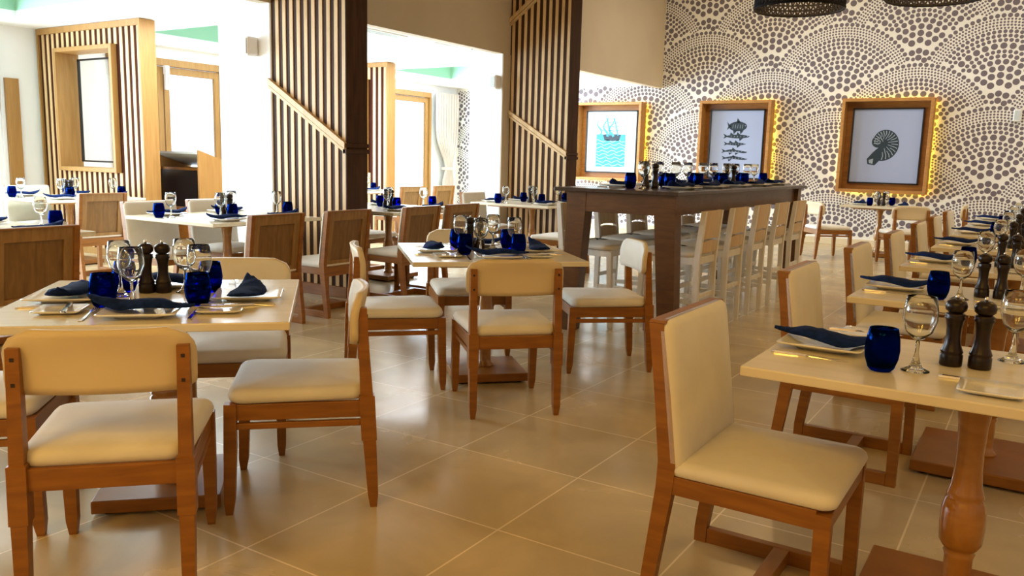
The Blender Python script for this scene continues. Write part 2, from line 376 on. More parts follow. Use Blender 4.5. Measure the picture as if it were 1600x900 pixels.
# ------------------------------------------------------------------ tall slatted columns
def column(x0, x1, y0, y1, rails, label):
    r = empty('slatted_column', (x0, y0, 0)); W = x1-x0; D = y1-y0; H = ZC-.001
    b = MB(); b.box(.03, W-.012, .016, D, 0, H, 'walnut'); b.box(W-.012, W, .0, D, 0, H, 'walnut'); b.box(0, .03, .02, D, 0, H, 'walnut')
    b.build('core', r)
    b = MB(); n = 10; p = (W-.05)/n
    for i in range(n):
        x = .035+i*p+p*.52; b.box(x, x+.044, .008, .016, .10, H, 'slat_wood', .002)
    b.build('slats', r)
    b = MB(); b.box(.0, W, -.012, .076, 0, .10, 'chair_wood', .004); b.build('base_rail', r)
    for (za, zb, th) in rails:      # z at the left edge, z at the right edge
        b = MB(); b.prism([(.0, za), (W, zb), (W, zb+th), (.0, za+th)], -.03, .03, 'slat_wood'); b.prism([(.0, za-.012-th*.5), (W, zb-.012-th*.5), (W, zb-.01), (.0, za-.01)], -.02, .03, 'slat_wood')
        b.build('diagonal_rail', r)
    zr = rails[0][1]; b = MB(); b.box(W-.03, W+.018, -.02, D+.01, zr-.04, zr+.0, 'walnut', .004); b.box(W-.03, W+.012, -.02, D+.01, zr+.012, zr+.05, 'walnut', .004); b.build('band', r)
    return tag(r, label, 'column')
column(-6.24, -5.262, 5.5, 5.77, [(1.93, 1.345, .055)], 'left tall slatted wood column with a diagonal rail')
column(-6.28, -5.30, 9.6, 9.87, [(1.93, 1.345, .055), (3.03, 3.75, .055)], 'right tall slatted wood column behind the high bar table')

# ------------------------------------------------------------------ slatted screens with framed opening
def screen(x0, x1, y0, label, ox0, ox1, oz0, oz1):
    r = empty('slatted_screen', (x0, y0, 0)); W = x1-x0; D = .20; H = 2.745; a0 = ox0-x0; a1 = ox1-x0
    b = MB(); b.box(W-.035, W, 0, D, 0, H, 'screen_wood', .003); b.box(0, .035, 0, D, 0, H, 'screen_wood', .003)
    b.box(.035, W-.035, 0, D, H-.07, H, 'screen_wood'); b.box(.035, W-.035, 0, D, 0, .08, 'screen_wood'); b.build('frame', r)
    b = MB()
    b.box(.035, a0-.05, .03, .13, .08, H-.07, 'screen_gap'); b.box(a1+.05, W-.035, .03, .13, .08, H-.07, 'screen_gap')
    b.box(a0-.05, a1+.05, .03, .13, .08, oz0-.05, 'screen_gap'); b.box(a0-.05, a1+.05, .03, .13, oz1+.05, H-.07, 'screen_gap'); b.build('backing', r)
    b = MB(); n = int((W-.07)/.108); p = (W-.07)/n
    for i in range(n):
        x = .035+i*p+p*.5; xa, xb = x, x+.052
        if xb > a0-.05 and xa < a1+.05:
            b.box(xa, xb, .022, .03, .08, oz0-.05, 'slat_wood'); b.box(xa, xb, .022, .03, oz1+.05, H-.07, 'slat_wood')
        else: b.box(xa, xb, .022, .03, .08, H-.07, 'slat_wood')
    b.build('slats', r)
    b = MB(); e = .05
    b.box(a0-e, a0, -.04, .26, oz0-e, oz1+e, 'screen_wood', .004); b.box(a1, a1+e, -.04, .26, oz0-e, oz1+e, 'screen_wood', .004)
    b.box(a0, a1, -.04, .26, oz1, oz1+e, 'screen_wood', .004); b.box(a0, a1, -.04, .26, oz0-e, oz0, 'screen_wood', .004); b.build('opening_frame', r)
    b = MB(); g = .02; i0, i1, j0, j1 = a0+.06, a1-.06, oz0+.06, oz1-.06
    b.box(i0, i0+g, .20, .23, j0, j1, 'black_gloss'); b.box(i1-g, i1, .20, .23, j0, j1, 'black_gloss'); b.box(i0, i1, .20, .23, j0, j0+g, 'black_gloss'); b.box(i0, i1, .20, .23, j1-g, j1, 'black_gloss')
    gf = b.build('glass_frame', r); b = MB(); b.box(i0, i1, .213, .217, j0, j1, 'window_glass'); b.build('pane', gf)
    return tag(r, label, 'screen')
screen(-10.90, -8.75, 5.86, 'slatted timber screen with large framed opening at the left of the room', -10.42, -9.30, 1.06, 2.44)
screen(-11.0+.08, -8.93, 10.25, 'slatted timber screen seen between the two tall columns', -10.44, -9.40, 1.06, 2.44)

# ------------------------------------------------------------------ hostess stand
def host_stand():
    r = empty('host_stand', (-8.85, 6.62, 0))
    b = MB(); b.prism([(-.28, 0), (.22, 0), (.22, 1.14), (-.28, 1.30)], .40, .43, 'screen_wood', 'x'); b.build('side_panel', r)
    b = MB(); b.prism([(-.28, 0), (.22, 0), (.22, 1.14), (-.28, 1.30)], -.43, -.40, 'screen_wood', 'x'); b.build('side_panel', r)
    b = MB(); b.box(-.40, .40, -.22, -.19, .62, 1.06, 'black_gloss'); b.build('screen_back', r)
    b = MB(); b.box(-.40, .40, -.24, .2, .08, .60, 'chair_wood'); b.build('cabinet', r)
    b = MB(); b.prism([(-.30, 1.255), (.20, 1.10), (.20, 1.125), (-.30, 1.28)], -.40, .40, 'grille_grey', 'x'); b.build('top', r)
    b = MB(); b.box(-.40, .40, -.20, .18, 1.06, 1.09, 'chair_wood'); b.build('shelf', r)
    return tag(r, 'wooden host stand with dark screen back beside the left slatted screen', 'reception desk')
host_stand()

# ------------------------------------------------------------------ framed prints on the back wall
def disc(b, cx, cz, r, mat, y, n=20, sx=1): b.add([(cx+sx*r*math.cos(2*PI*k/n), y, cz+r*math.sin(2*PI*k/n)) for k in range(n)], [tuple(range(n))], mat)
def poly(b, pts, mat, y): b.add([(x, y, z) for x, z in pts], [tuple(range(len(pts)))], mat)
def strip(b, pts, wd, mat, y):
    for i in range(len(pts)-1):
        (x0, z0), (x1, z1) = pts[i], pts[i+1]; L = math.hypot(x1-x0, z1-z0) or 1; w0 = wd(i/(len(pts)-1)) if callable(wd) else wd; w1 = wd((i+1)/(len(pts)-1)) if callable(wd) else wd
        nx, nz = -(z1-z0)/L, (x1-x0)/L
        poly(b, [(x0-nx*w0, z0-nz*w0), (x1-nx*w1, z1-nz*w1), (x1+nx*w1, z1+nz*w1), (x0+nx*w0, z0+nz*w0)], mat, y)
def fish(b, cx, cz, L, Hh, y, kind):
    N = 16; top = []; bot = []
    for i in range(N+1):
        t = i/N; x = cx-L*.36+L*.86*t
        prof = math.sin(PI*min(1, max(0, t*.92+.06)))**(.6 if kind == 0 else .8)
        hh = Hh*(.14+.86*prof)*(1 if kind != 2 else (.8+.2*math.sin(9*t)))
        if t > .97: hh *= .3
        wob = (.012*math.sin(t*5) if kind in (2, 3) else 0)
        top.append((x, cz+hh/2+wob)); bot.append((x, cz-hh/2+wob))
    for i in range(N): poly(b, [bot[i], bot[i+1], top[i+1], top[i]], 'ink_black', y)
    tx = cx-L*.36; s = Hh*(.55 if kind == 0 else .9)
    poly(b, [(tx+.02, cz-.006), (tx-L*.13, cz-s*.7), (tx-L*.07, cz), (tx-L*.14, cz+s*.9), (tx+.02, cz+.006)], 'ink_black', y)
    fins = {0: [(.1, .35, 1), (-.05, .3, -1), (.28, .3, -1)], 1: [(.1, .5, 1), (.2, .55, -1), (-.15, .4, 1)], 2: [(.0, .5, 1), (.12, .4, -1), (-.12, .4, -1)], 3: [(.0, .35, 1), (-.15, .4, -1)]}[kind]
    for (fx, fh, sg) in fins:
        x = cx+L*fx; z = cz+sg*Hh*.4
        poly(b, [(x-.045, z), (x+.03, z), (x-.03, z+sg*(Hh*fh+.02))], 'ink_black', y)
    for i in range(5): strip(b, [(cx-L*.2+i*L*.12, cz-Hh*.2), (cx-L*.18+i*L*.12, cz+Hh*.2)], .003, 'ink_grey', y-.0006)
    disc(b, cx+L*.42, cz+Hh*.08, .008, 'print_paper', y-.0006, 8)
def art_fish(b, y):
    for (dx, z, L, H_, k) in ((0, .31, .36, .17, 0), (.0, .135, .48, .065, 1), (-.02, .005, .40, .050, 1), (-.02, -.125, .47, .055, 2), (-.01, -.245, .47, .050, 3)): fish(b, dx, z, L, H_, y, k)
def art_shell(b, y):
    hub = (-.03, .05)
    out = []
    for i in range(41):      # outer whorl: from the coil at the left over the top, round the right, down to the mouth
        t = i/40; th = math.radians(190-t*290); ro = .17+.12*t
        out.append((hub[0]+ro*math.cos(th)*.92, hub[1]+ro*math.sin(th)))
    for i in range(40): poly(b, [hub, out[i], out[i+1]], 'ink_black', y)
    poly(b, [hub, out[-1], (-.14, -.31), (-.25, -.29), (-.265, -.21), (-.18, -.10)], 'ink_black', y)
    disc(b, hub[0]-.085, hub[1]+.02, .095, 'ink_black', y-.0003, 24)
    for i in range(1, 40, 2):
        (px, pz) = out[i]; f0 = .30 if i % 4 == 1 else .5
        mx, mz = hub[0]+(px-hub[0])*f0, hub[1]+(pz-hub[1])*f0
        strip(b, [(mx, mz), (hub[0]+(px-hub[0])*.72+.012, hub[1]+(pz-hub[1])*.72), (hub[0]+(px-hub[0])*.93, hub[1]+(pz-hub[1])*.93)], lambda q: .004+.003*q, 'ink_grey', y-.0006)
    strip(b, [(hub[0]-.085+(.075-.003*a)*math.cos(a*.42), hub[1]+.02+(.075-.003*a)*math.sin(a*.42)) for a in range(24)], .0035, 'ink_grey', y-.0009)
    poly(b, [(-.235, -.225), (-.225, -.275), (-.17, -.285), (-.165, -.20)], 'ink_grey', y-.0006)
def art_sea(b, y):
    poly(b, [(-.32, -.48), (.30, -.48), (.30, .14), (-.32, .14)], 'ink_blue', y)
    for k in range(8):
        z = -.44+k*.065
        strip(b, [(-.31+i*.03, z+.020*math.sin(i*.9+k)+.006*math.sin(i*2.1)) for i in range(21)], .007, 'ink_light_blue', y-.0006)
    poly(b, [(-.14, .02), (.16, .02), (.20, .13), (.02, .17), (-.18, .13)], 'ink_black', y-.0006)
    for (x, t) in ((-.12, .52), (.05, .44)):
        strip(b, [(x+.09*(1-i/10)*1.0, .12+(t-.12)*i/10) for i in range(11)], lambda s: .014-.008*s, 'ink_blue', y-.0009)
        for q in range(4):
            zz = .20+q*.075; strip(b, [(x-.10+.03*q, zz+.03), (x, zz), (x+.13-.02*q, zz+.02)], .006, 'ink_blue', y-.0009)
            poly(b, [(x-.06, zz), (x+.07, zz-.01), (x+.10, zz-.055), (x-.04, zz-.06)], 'ink_light_blue', y-.0007)
    for s in (0, 1, 2):     # curling weed shapes
        strip(b, [(-.26+s*.13+.05*math.sin(i*.55+s), .10+i*.028) for i in range(14)], lambda q: .022*(1-q)+.003, 'ink_blue', y-.0008)
def picture(x0, x1, z0, z1, art, paper, label):
    cx = (x0+x1)/2; cz = (z0+z1)/2; W = (x1-x0)/2; H = (z1-z0)/2; yf = YB-.22
    r = empty('framed_print', (cx, YB, cz)); F = -.29; Bk = -.05; e = .05
    b = MB()
    b.box(-W, -W+e, F, Bk, -H, H, 'frame_wood', .004); b.box(W-e, W, F, Bk, -H, H, 'frame_wood', .004)
    b.box(-W+e, W-e, F, Bk, H-e, H, 'frame_wood', .004); b.box(-W+e, W-e, F, Bk, -H, -H+e, 'frame_wood', .004); b.build('box_frame', r)
    b = MB(); b.box(-W+e, W-e, -.075, -.055, -H+e, H-e, 'chair_wood'); b.build('back_board', r)
    g = .145; b = MB(); q = .022
    for (a, c, d_, f_) in ((-W+g, -W+g+q, -H+g, H-g), (W-g-q, W-g, -H+g, H-g), (-W+g, W-g, H-g-q, H-g), (-W+g, W-g, -H+g, -H+g+q)): b.box(a, c, -.115, -.076, d_, f_, 'black_gloss', .002)
    b.build('inner_frame', r)
    b = MB(); b.box(-W+g+q-.002, W-g-q+.002, -.09, -.08, -H+g+q-.002, H-g-q+.002, paper); art(b, -.0915); b.build('print', r)
    b = MB(); s = .05
    for (a, c, d_, f_) in ((-W+s, -W+s+.02, -H+s, H-s), (W-s-.02, W-s, -H+s, H-s), (-W+s, W-s, H-s-.02, H-s), (-W+s, W-s, -H+s, -H+s+.02)): b.box(a, c, -.045, -.03, d_, f_, 'strip_glow')
    b.build('light_strip', r)
    b = MB()
    for (a, c) in ((-W*.6, H*.6), (W*.6, H*.6), (-W*.6, -H*.6), (W*.6, -H*.6)): b.box(a-.03, a+.03, -.056, 0, c-.03, c+.03, 'frame_wood')
    b.build('mount', r)
    return tag(r, label, 'picture')
picture(-7.86, -6.49, .93, 2.40, art_sea, 'print_paper_pale', 'framed blue sea and ship print, leftmost on the dotted wall')
picture(-5.37, -4.10, .90, 2.40, art_fish, 'print_paper', 'framed print of five dark fish on the dotted wall')
picture(-2.955, -1.60, .90, 2.40, art_shell, 'print_paper', 'framed print of a single spiral shell on the dotted wall')

# ------------------------------------------------------------------ woven pendant lamps
def pendant(R=.40, H=.42):
    r = empty('pendant_lamp'); b = MB(); n = 52; rows = 9
    for k in range(rows+1):       # hoops
        z = H*k/rows; rr = R*(1-.06*(k/rows)**2)
        b.loft([[(( rr+.010*math.cos(a))*math.cos(2*PI*j/n), (rr+.010*math.cos(a))*math.sin(2*PI*j/n), z+(.014 if k in (0, rows) else .008)*math.sin(a)) for a in (0, PI/2, PI, 3*PI/2)] for j in range(n)], 'black_woven', True, cap=False, close=True)
    for j in range(n):            # woven uprights, crossing
        for sgn in (-1, 1):
            pts = []
            for k in range(rows+1):
                th = 2*PI*(j+sgn*.45*math.sin(k*1.6))/n; rr = R*(1-.06*(k/rows)**2)
                pts.append([((rr+.006*dx)*math.cos(th+dy*.019), (rr+.006*dx)*math.sin(th+dy*.013), H*k/rows) for dx, dy in ((-1, -1), (1, -1), (1, 1), (-1, 1))])
            b.loft(pts, 'black_woven')
    b.build('shade', r)
    b = MB(); b.lathe([(.001, H+.02), (R*.94, H+.01), (R*.94, H-.005), (.001, H)], 'black_woven', 32); b.build('cap', r)
    b = MB(); b.lathe([(.008, H), (.008, ZC-2.76)], 'black_gloss', 8); b.build('cord', r)
    b = MB(); b.lathe([(.001, .22), (.03, .23), (.045, .27), (.03, .32), (.015, .36), (.015, H)], 'bulb_glow', 14); b.build('bulb', r)
    return r
for (x, y, z, t) in ((-2.12, 8.2, 2.745, 'black woven drum pendant lamp, left of the three at the top edge'), (-.98, 8.2, 2.76, 'black woven drum pendant lamp, right of the three at the top edge'), (-1.98, 11.3, 3.42, 'black woven drum pendant lamp, farthest of the three at the top edge')):
    place('pendant', pendant, (x, y, z), x*3, t, 'lamp', 'woven pendant lamps')
    l = bpy.data.lights.new('pendant_light', 'POINT'); l.energy = 22; l.color = (1, .62, .28); l.shadow_soft_size = .06
    o = bpy.data.objects.new('pendant_light', l); o.location = (x, y, z+.16); C.objects.link(o)

# ================================================================== FURNITURE
def rr_ring(hx, hy, rad, z, n=5, cx=0, cy=0, f=None):
    """rounded-rectangle ring in the XY plane"""
    pts = []
    for (sx, sy, a0) in ((1, 1, 0), (-1, 1, 90), (-1, -1, 180), (1, -1, 270)):
        for k in range(n+1):
            a = math.radians(a0+90*k/n); pts.append((cx+sx*(hx-rad)+rad*math.cos(a), cy+sy*(hy-rad)+rad*math.sin(a)))
    return [(x, y, z if f is None else z+f(x, y)) for x, y in pts]
def cushion(b, hx, hy, z0, z1, rad, mat, cx=0, taper=0.0, crown=.012):
    H = z1-z0; rings = []
    for (u, s) in ((0, -.012), (.12, -.002), (.45, .004), (.75, -.002), (.92, -.012), (1.0, -.032)):
        rings.append(rr_ring(hx+s, hy+s, max(.012, rad+s), z0+H*u, 5, cx))
    for s, u in ((-.08, .35), (-.14, .75), (-.19, 1.0)):
        rings.append(rr_ring(hx+s, hy+s, max(.008, rad*.7), z1+crown*u, 5, cx))
    if taper: rings = [[(x, y*(1+taper*(x-cx)/hx), z) for x, y, z in r] for r in rings]
    b.loft(rings, mat, True)

# ---- spindle chair with curved back pad (chair looks along +X)
def pad_chair():
    r = empty('dining_chair'); wd = 'chair_wood'
    for s in (-1, 1):
        y = s*.218
        b = MB(); b.bar([(-.262, y, 0, .012, .012), (-.260, y, .05, .019, .018), (-.250, y, .22, .023, .020), (-.247, y, .262, .024, .021), (-.246, y, .263, .028, .025), (-.238, y, .43, .028, .025), (-.237, y, .432, .023, .019), (-.228, y, .60, .019, .018), (-.223, y, .755, .015, .017)], wd)
        o = b.build('leg', r)
        b = MB()
        b.box(-.2455, -.238, y-.005, y+.005, .650, .660, 'screw_dark'); b.build('screw', o)
        b = MB(); b.box(-.2420, -.236, y-.005, y+.005, .720, .730, 'screw_dark'); b.build('screw', o)
        b = MB(); b.bar([(.252, y*1.02, 0, .012, .012), (.250, y*1.02, .05, .019, .018), (.243, y*1.02, .25, .022, .021), (.240, y*1.02, .415, .021, .021)], wd); b.build('leg', r)
    b = MB()
    for s in (-1, 1):
        b.box(-.215, .225, s*.222-.011, s*.222+.011, .352, .412, wd, .003)
        b.box(-.215, .225, s*.222-.010, s*.222+.010, .318, .341, wd, .003)
    b.box(-.255, -.235, -.20, .20, .352, .418, wd, .003); b.box(.228, .248, -.205, .205, .352, .412, wd, .003)
    b.build('seat_frame', r)
    b = MB(); cushion(b, .245, .235, .414, .468, .06, 'cream_cloth', .005, .05, .016); b.build('seat', r)
    # curved back pad
    b = MB(); N = 16; z0, z1 = .618, .805; hw = .252
    def pad(off, shrink, mat):
        rows = []
        K = 8
        for k in range(K+1):
            v = k/K; z = z0+(z1-z0)*v; row = []
            # rounded upper corners, smaller lower ones
            rc = .075 if v > .5 else .035; dz = min(z-z0, z1-z); dd = max(0, rc-dz); inset = rc-math.sqrt(max(0, rc*rc-dd*dd))
            w_ = hw-inset-shrink
            for i in range(N+1):
                u = -1+2*i/N; y = u*w_
                x = -.192-.0*v-.030*(u*u*-1+1)+off-(.018*max(0, v-.55)/.45)
                row.append((x, y, z0+shrink+(z1-z0-2*shrink)*v))
            rows.append(row)
        return rows
    A_, B_ = pad(-.012, .0, ''), pad(.016, .004, '')
    n = N+1; K = len(A_)
    va = [p for r_ in A_ for p in r_]; vb = [p for r_ in B_ for p in r_]; o_ = len(va)
    fa = []; fb = []; fe = []
    for i in range(K-1):
        for j in range(N): a = i*n+j; fa.append((a, a+1, a+n+1, a+n)); fb.append((a+o_, a+n+o_, a+n+1+o_, a+1+o_))
        fe.append((i*n, (i+1)*n, (i+1)*n+o_, i*n+o_)); a = i*n+N; fe.append((a, a+o_, a+n+o_, a+n))
    for j in range(N): fe.append((j, j+o_, j+1+o_, j+1)); a = (K-1)*n+j; fe.append((a, a+1, a+1+o_, a+o_))
    b.add(va+vb, fa+fe, 'pad_laminate', True); k0 = len(b.f); b.add([], [], 'cream_cloth')
    b.v += []; 
    for f in fb: b.f.append(list(f)); b.mi.append(b.m('cream_cloth')); b.sm.append(True)
    b.build('backrest', r)
    return r
# ---- panel-backed upholstered chair on a sled base (looks along +X)
def panel_chair():
    r = empty('upholstered_chair'); wd = 'chair_wood'; hy = .235
    for s in (-1, 1):
        y = s*hy
        b = MB(); b.bar([(-.262, y, 0, .021, .017), (-.262, y, .05, .021, .017), (-.222, y, .36, .026, .017), (-.218, y, .44, .027, .017), (-.242, y, .64, .025, .017), (-.272, y, .845, .022, .017)], wd); b.build('leg', r)
        b = MB(); b.bar([(.225, y, 0, .019, .017), (.222, y, .39, .022, .017)], wd); b.build('leg', r)
    b = MB()
    for s in (-1, 1): b.box(-.24, .205, s*hy-.016, s*hy+.016, .0, .052, wd, .002)
    b.box(-.01, .04, -hy, hy, .004, .05, wd, .002); b.build('sled_rail', r)
    b = MB()
    for s in (-1, 1): b.box(-.20, .205, s*hy-.015, s*hy+.015, .345, .400, wd, .002)
    b.box(.205, .24, -hy+.017, hy-.017, .345, .39, wd, .002); b.box(-.245, -.215, -hy+.017, hy-.017, .33, .40, wd, .002)
    b.build('seat_frame', r)
    b = MB(); cushion(b, .238, .250, .398, .445, .045, 'cream_cloth', .012, 0, .022); b.build('seat', r)
    def sl(z): return -.218-(z-.44)*.133      # lean of the back
    # wooden rear: frame with a sunk plank panel
    b = MB()
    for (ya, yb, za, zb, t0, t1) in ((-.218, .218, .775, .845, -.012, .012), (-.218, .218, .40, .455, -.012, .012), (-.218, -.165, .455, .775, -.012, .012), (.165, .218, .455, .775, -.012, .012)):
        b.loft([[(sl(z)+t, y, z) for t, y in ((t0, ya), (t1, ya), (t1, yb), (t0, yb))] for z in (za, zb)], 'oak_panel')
    b.loft([[(sl(z)+t, y, z) for t, y in ((.0, -.17), (.010, -.17), (.010, .17), (.0, .17))] for z in (.45, .78)], 'oak_shaded')
    b.build('back_panel', r)
    b = MB(); b.loft([[(sl(.846)+t, y, .846+z) for t, y, z in ((-.022, -.252, 0), (.028, -.252, 0), (.028, .252, 0), (-.022, .252, 0))], [(sl(.846)+t, y, .854) for t, y in ((-.020, -.250), (.026, -.250), (.026, .250), (-.020, .250))]], wd); b.build('top_cap', r)
    # upholstered face, rounded at its upper corners
    b = MB(); rings = []
    for (t, sh) in ((.012, 0), (.030, .0), (.040, .006), (.046, .022), (.050, .07)):
        ring = []
        for (y, z) in [(p[0], p[1]) for p in rr_ring(.252-sh, .222-sh, .03, 0, 4)]:
            zz = .632+z; ring.append((sl(zz)+t, y, zz))
        rings.append(ring)
    b.loft(rings, 'cream_cloth', True); b.build('backrest', r)
    return r
# ---- bar stool (looks along +X)
def stool():
    r = empty('bar_stool'); wd = 'white_stool_paint'; hy = .18
    for s in (-1, 1):
        y = s*hy
        b = MB(); b.bar([(-.215, y, 0, .018, .016), (-.21, y, .58, .022, .017), (-.222, y, .72, .021, .017), (-.245, y, .955, .018, .017)], wd); o = b.build('leg', r)
        b = MB(); b.bar([(.245, y, 0, .016, .016), (.215, y, .60, .021, .018)], wd); b.build('leg', r)
    b = MB()
    for s in (-1, 1): b.box(-.20, .21, s*hy-.012, s*hy+.012, .56, .615, wd)
    b.box(.20, .225, -hy-.005, hy+.005, .56, .615, wd, .003); b.box(-.22, -.19, -hy-.005, hy+.005, .56, .615, wd, .003); b.build('seat_frame', r)
    for s in (-1, 1): b = MB(); b.box(-.20, .21, s*hy-.011, s*hy+.011, .20, .235, wd, .003); b.build('stretcher', r)
    b = MB(); b.box(.205, .228, -hy, hy, .25, .29, wd, .003); b.build('stretcher', r)
    b = MB(); b.box(-.222, -.20, -hy, hy, .30, .335, wd, .003); b.build('stretcher', r)
    b = MB(); cushion(b, .235, .215, .612, .655, .09, 'cream_cloth', .02, .06, .024); b.build('seat', r)
    b = MB()
    def sl(z): return -.222-(z-.72)*.10
    def slab(z0, z1, f=lambda y: 0, g=lambda y: 0):
        N = 10; lo = []; hi = []
        for i in range(N+1):
            y = -hy+.015+(2*hy-.03)*i/N; bow = -.018*(1-(y/hy)**2)
            lo.append([(sl(z)+bow+t, y, z) for z, t in ((z0+f(y), -.010), (z0+f(y), .010), (z1+g(y), .010), (z1+g(y), -.010))])
        b.loft(lo, 'stool_back_wood')
    slab(.752, .958, f=lambda y: -.012*(y/hy)**2); slab(.645, .738, g=lambda y: -.022*(y/hy)**2)
    b.build('backrest', r)
    return r
# ---- tables
def turned(b, cx, cy, z0, z1, k=1.0):
    H = z1-z0
    prof = [(.001, 0), (.052, 0), (.054, .02), (.041, .04), (.037, .08), (.037, .235), (.042, .258), (.037, .27), (.047, .285), (.056, .31), (.059, .38), (.058, .45), (.051, .50), (.045, .512), (.050, .525), (.045, .54), (.040, .57), (.036, .64), (.035, .72), (.038, .84), (.046, .93), (.058, .97), (.060, 1.0), (.001, 1.0)]
    b.lathe([(r_*k, u*H) for r_, u in prof], 'turned_wood', 24, cx, cy, z0)
def table(W, D, name='dining_table', ped=((0, 0),), plate=(.56, .56), k=1.0, top='table_laminate'):
    r = empty(name); b = MB(); b.box(-W/2, W/2, -D/2, D/2, .722, .75, top, .004); b.build('tabletop', r)
    b = MB(); b.box(-W/2+.16, W/2-.16, -D/2+.14, D/2-.14, .70, .722, 'turned_wood', .003); b.build('support_frame', r)
    for (x, y) in ped: b = MB(); turned(b, x, y, .055, .702, k); b.build('pedestal', r)
    b = MB(); b.box(-plate[0]/2, plate[0]/2, -plate[1]/2, plate[1]/2, .012, .06, 'chair_wood', .005)
    for sx in (-1, 1):
        for sy in (-1, 1): b.lathe([(.001, 0), (.022, 0), (.022, .013), (.001, .013)], 'black_gloss', 10, sx*(plate[0]/2-.05), sy*(plate[1]/2-.05))
    b.build('base_plate', r); return r

# ---- tableware
def plate_s(h=.122, z=.0):
    r = empty('square_plate') if False else None
    b = MB(); rings = [rr_ring(h*.62, h*.62, .03, .0), rr_ring(h*.66, h*.66, .03, .006), rr_ring(h, h, .018, .018), rr_ring(h+.001, h+.001, .018, .021), rr_ring(h*.97, h*.97, .018, .0225), rr_ring(h*.64, h*.64, .03, .010), rr_ring(h*.3, h*.3, .02, .008)]
    b.loft(rings, 'porcelain', True); return b.build('square_plate')
def bread_plate():
    b = MB(); h = .075; rings = [rr_ring(h*.7, h*.7, .02, .0), rr_ring(h, h, .012, .011), rr_ring(h, h, .012, .014), rr_ring(h*.72, h*.72, .02, .006), rr_ring(h*.3, h*.3, .02, .005)]
    b.loft(rings, 'porcelain', True); return b.build('bread_plate')
def napkin(var=0):
    """long folded napkin with its ends curling up (length along local X)"""
    b = MB(); N = 22; L = .35; rows = []
    for i in range(N+1):
        t = i/N; x = -L/2+L*t
        if var == 0: z = .010+.042*max(0, 1-t/.32)**1.6+.010*math.sin(PI*min(1, max(0, (t-.35)/.6)))+.012*max(0, (t-.8)/.2)
        else: z = .010+.020*max(0, 1-t/.30)**1.5+.045*max(0, (t-.55)/.45)**1.4
        wv = .012+.12*math.sin(PI*min(1, (t*1.02+.0))**.75)**.8 if 0 < t < 1 else .006
        yc = .02*math.sin(t*5+var)
        ring = []
        for k in range(10):
            a = 2*PI*k/10; hy = wv/2*math.cos(a); hz = (.004+.020*math.sin(PI*t)*(1 if math.sin(a) > 0 else .15))*math.sin(a)
            ring.append((x, yc+hy, z+hz+.006*math.sin(7*hy/.02+i*.4)*(.5 if math.sin(a) > 0 else 0)))
        rows.append(ring)
    b.loft(rows, 'napkin_cloth', True); return b.build('napkin')
def tumbler():
    b = MB(); b.lathe([(.001, .0), (.026, .0), (.034, .008), (.043, .035), (.0455, .060), (.043, .088), (.037, .118), (.0355, .119), (.034, .118), (.040, .088), (.0425, .060), (.040, .036), (.031, .014), (.001, .011)], 'blue_glass', 28); return b.build('tumbler')
def wineglass():
    r = empty('wine_glass')
    b = MB(); b.lathe([(.005, .085), (.016, .092), (.034, .110), (.0445, .145), (.0440, .170), (.0375, .208), (.0365, .2085), (.036, .207), (.0425, .170), (.043, .145), (.0325, .112), (.014, .096), (.001, .092)], 'clear_glass', 28); b.build('bowl', r)
    b = MB(); b.lathe([(.001, 0), (.036, 0), (.037, .002), (.030, .005), (.018, .013), (.0095, .028), (.005, .055), (.005, .083), (.001, .086)], 'clear_glass', 24); b.build('stem', r)
    return r
def mill():
    r = empty('pepper_mill')
    b = MB(); b.lathe([(.001, 0), (.028, 0), (.030, .004), (.030, .032), (.027, .036), (.030, .040), (.028, .045), (.022, .062), (.019, .085), (.020, .110), (.024, .132), (.0275, .138), (.024, .142), (.027, .147), (.022, .151), (.001, .151)], 'mill_wood', 22); b.build('body', r)
    b = MB(); b.lathe([(.001, .151), (.018, .152), (.027, .160), (.029, .172), (.025, .184), (.014, .191), (.001, .192)], 'mill_wood', 22); b.build('head', r)
    b = MB(); b.lathe([(.001, .191), (.004, .192), (.006, .197), (.004, .203), (.001, .204)], 'steel', 12); b.build('top_knob', r)
    return r
def knife():
    b = MB(); b.loft([[(x, -w_, 0), (x, w_, 0), (x, w_*.8, h_), (x, -w_*.8, h_)] for x, w_, h_ in ((-.11, .006, .004), (-.10, .008, .006), (-.03, .006, .006), (-.01, .004, .005), (.0, .008, .003), (.07, .009, .0025), (.10, .006, .002), (.112, .002, .0015))], 'steel'); return b.build('knife')
def fork():
    b = MB(); b.loft([[(x, -w_, z), (x, w_, z), (x, w_*.8, z+.0025), (x, -w_*.8, z+.0025)] for x, w_, z in ((-.10, .007, 0), (-.06, .006, .0), (.02, .003, .006), (.045, .006, .008), (.06, .012, .004))], 'steel')
    for k in range(4):
        y = -.0096+k*.0064; b.loft([[(x, y-.0018, z), (x, y+.0018, z), (x, y+.0015, z+.002), (x, y-.0015, z+.002)] for x, z in ((.058, .004), (.08, .002), (.102, .006))], 'steel')
    return b.build('fork')
def ware(key, make, org, rz, dx, dy, z, da, label, cat, group):
    c, s = math.cos(rz), math.sin(rz)
    return place(key, make, (org[0]+dx*c-dy*s, org[1]+dx*s+dy*c, z), rz+da, label, cat, group)
TW = 'place settings on the tables'
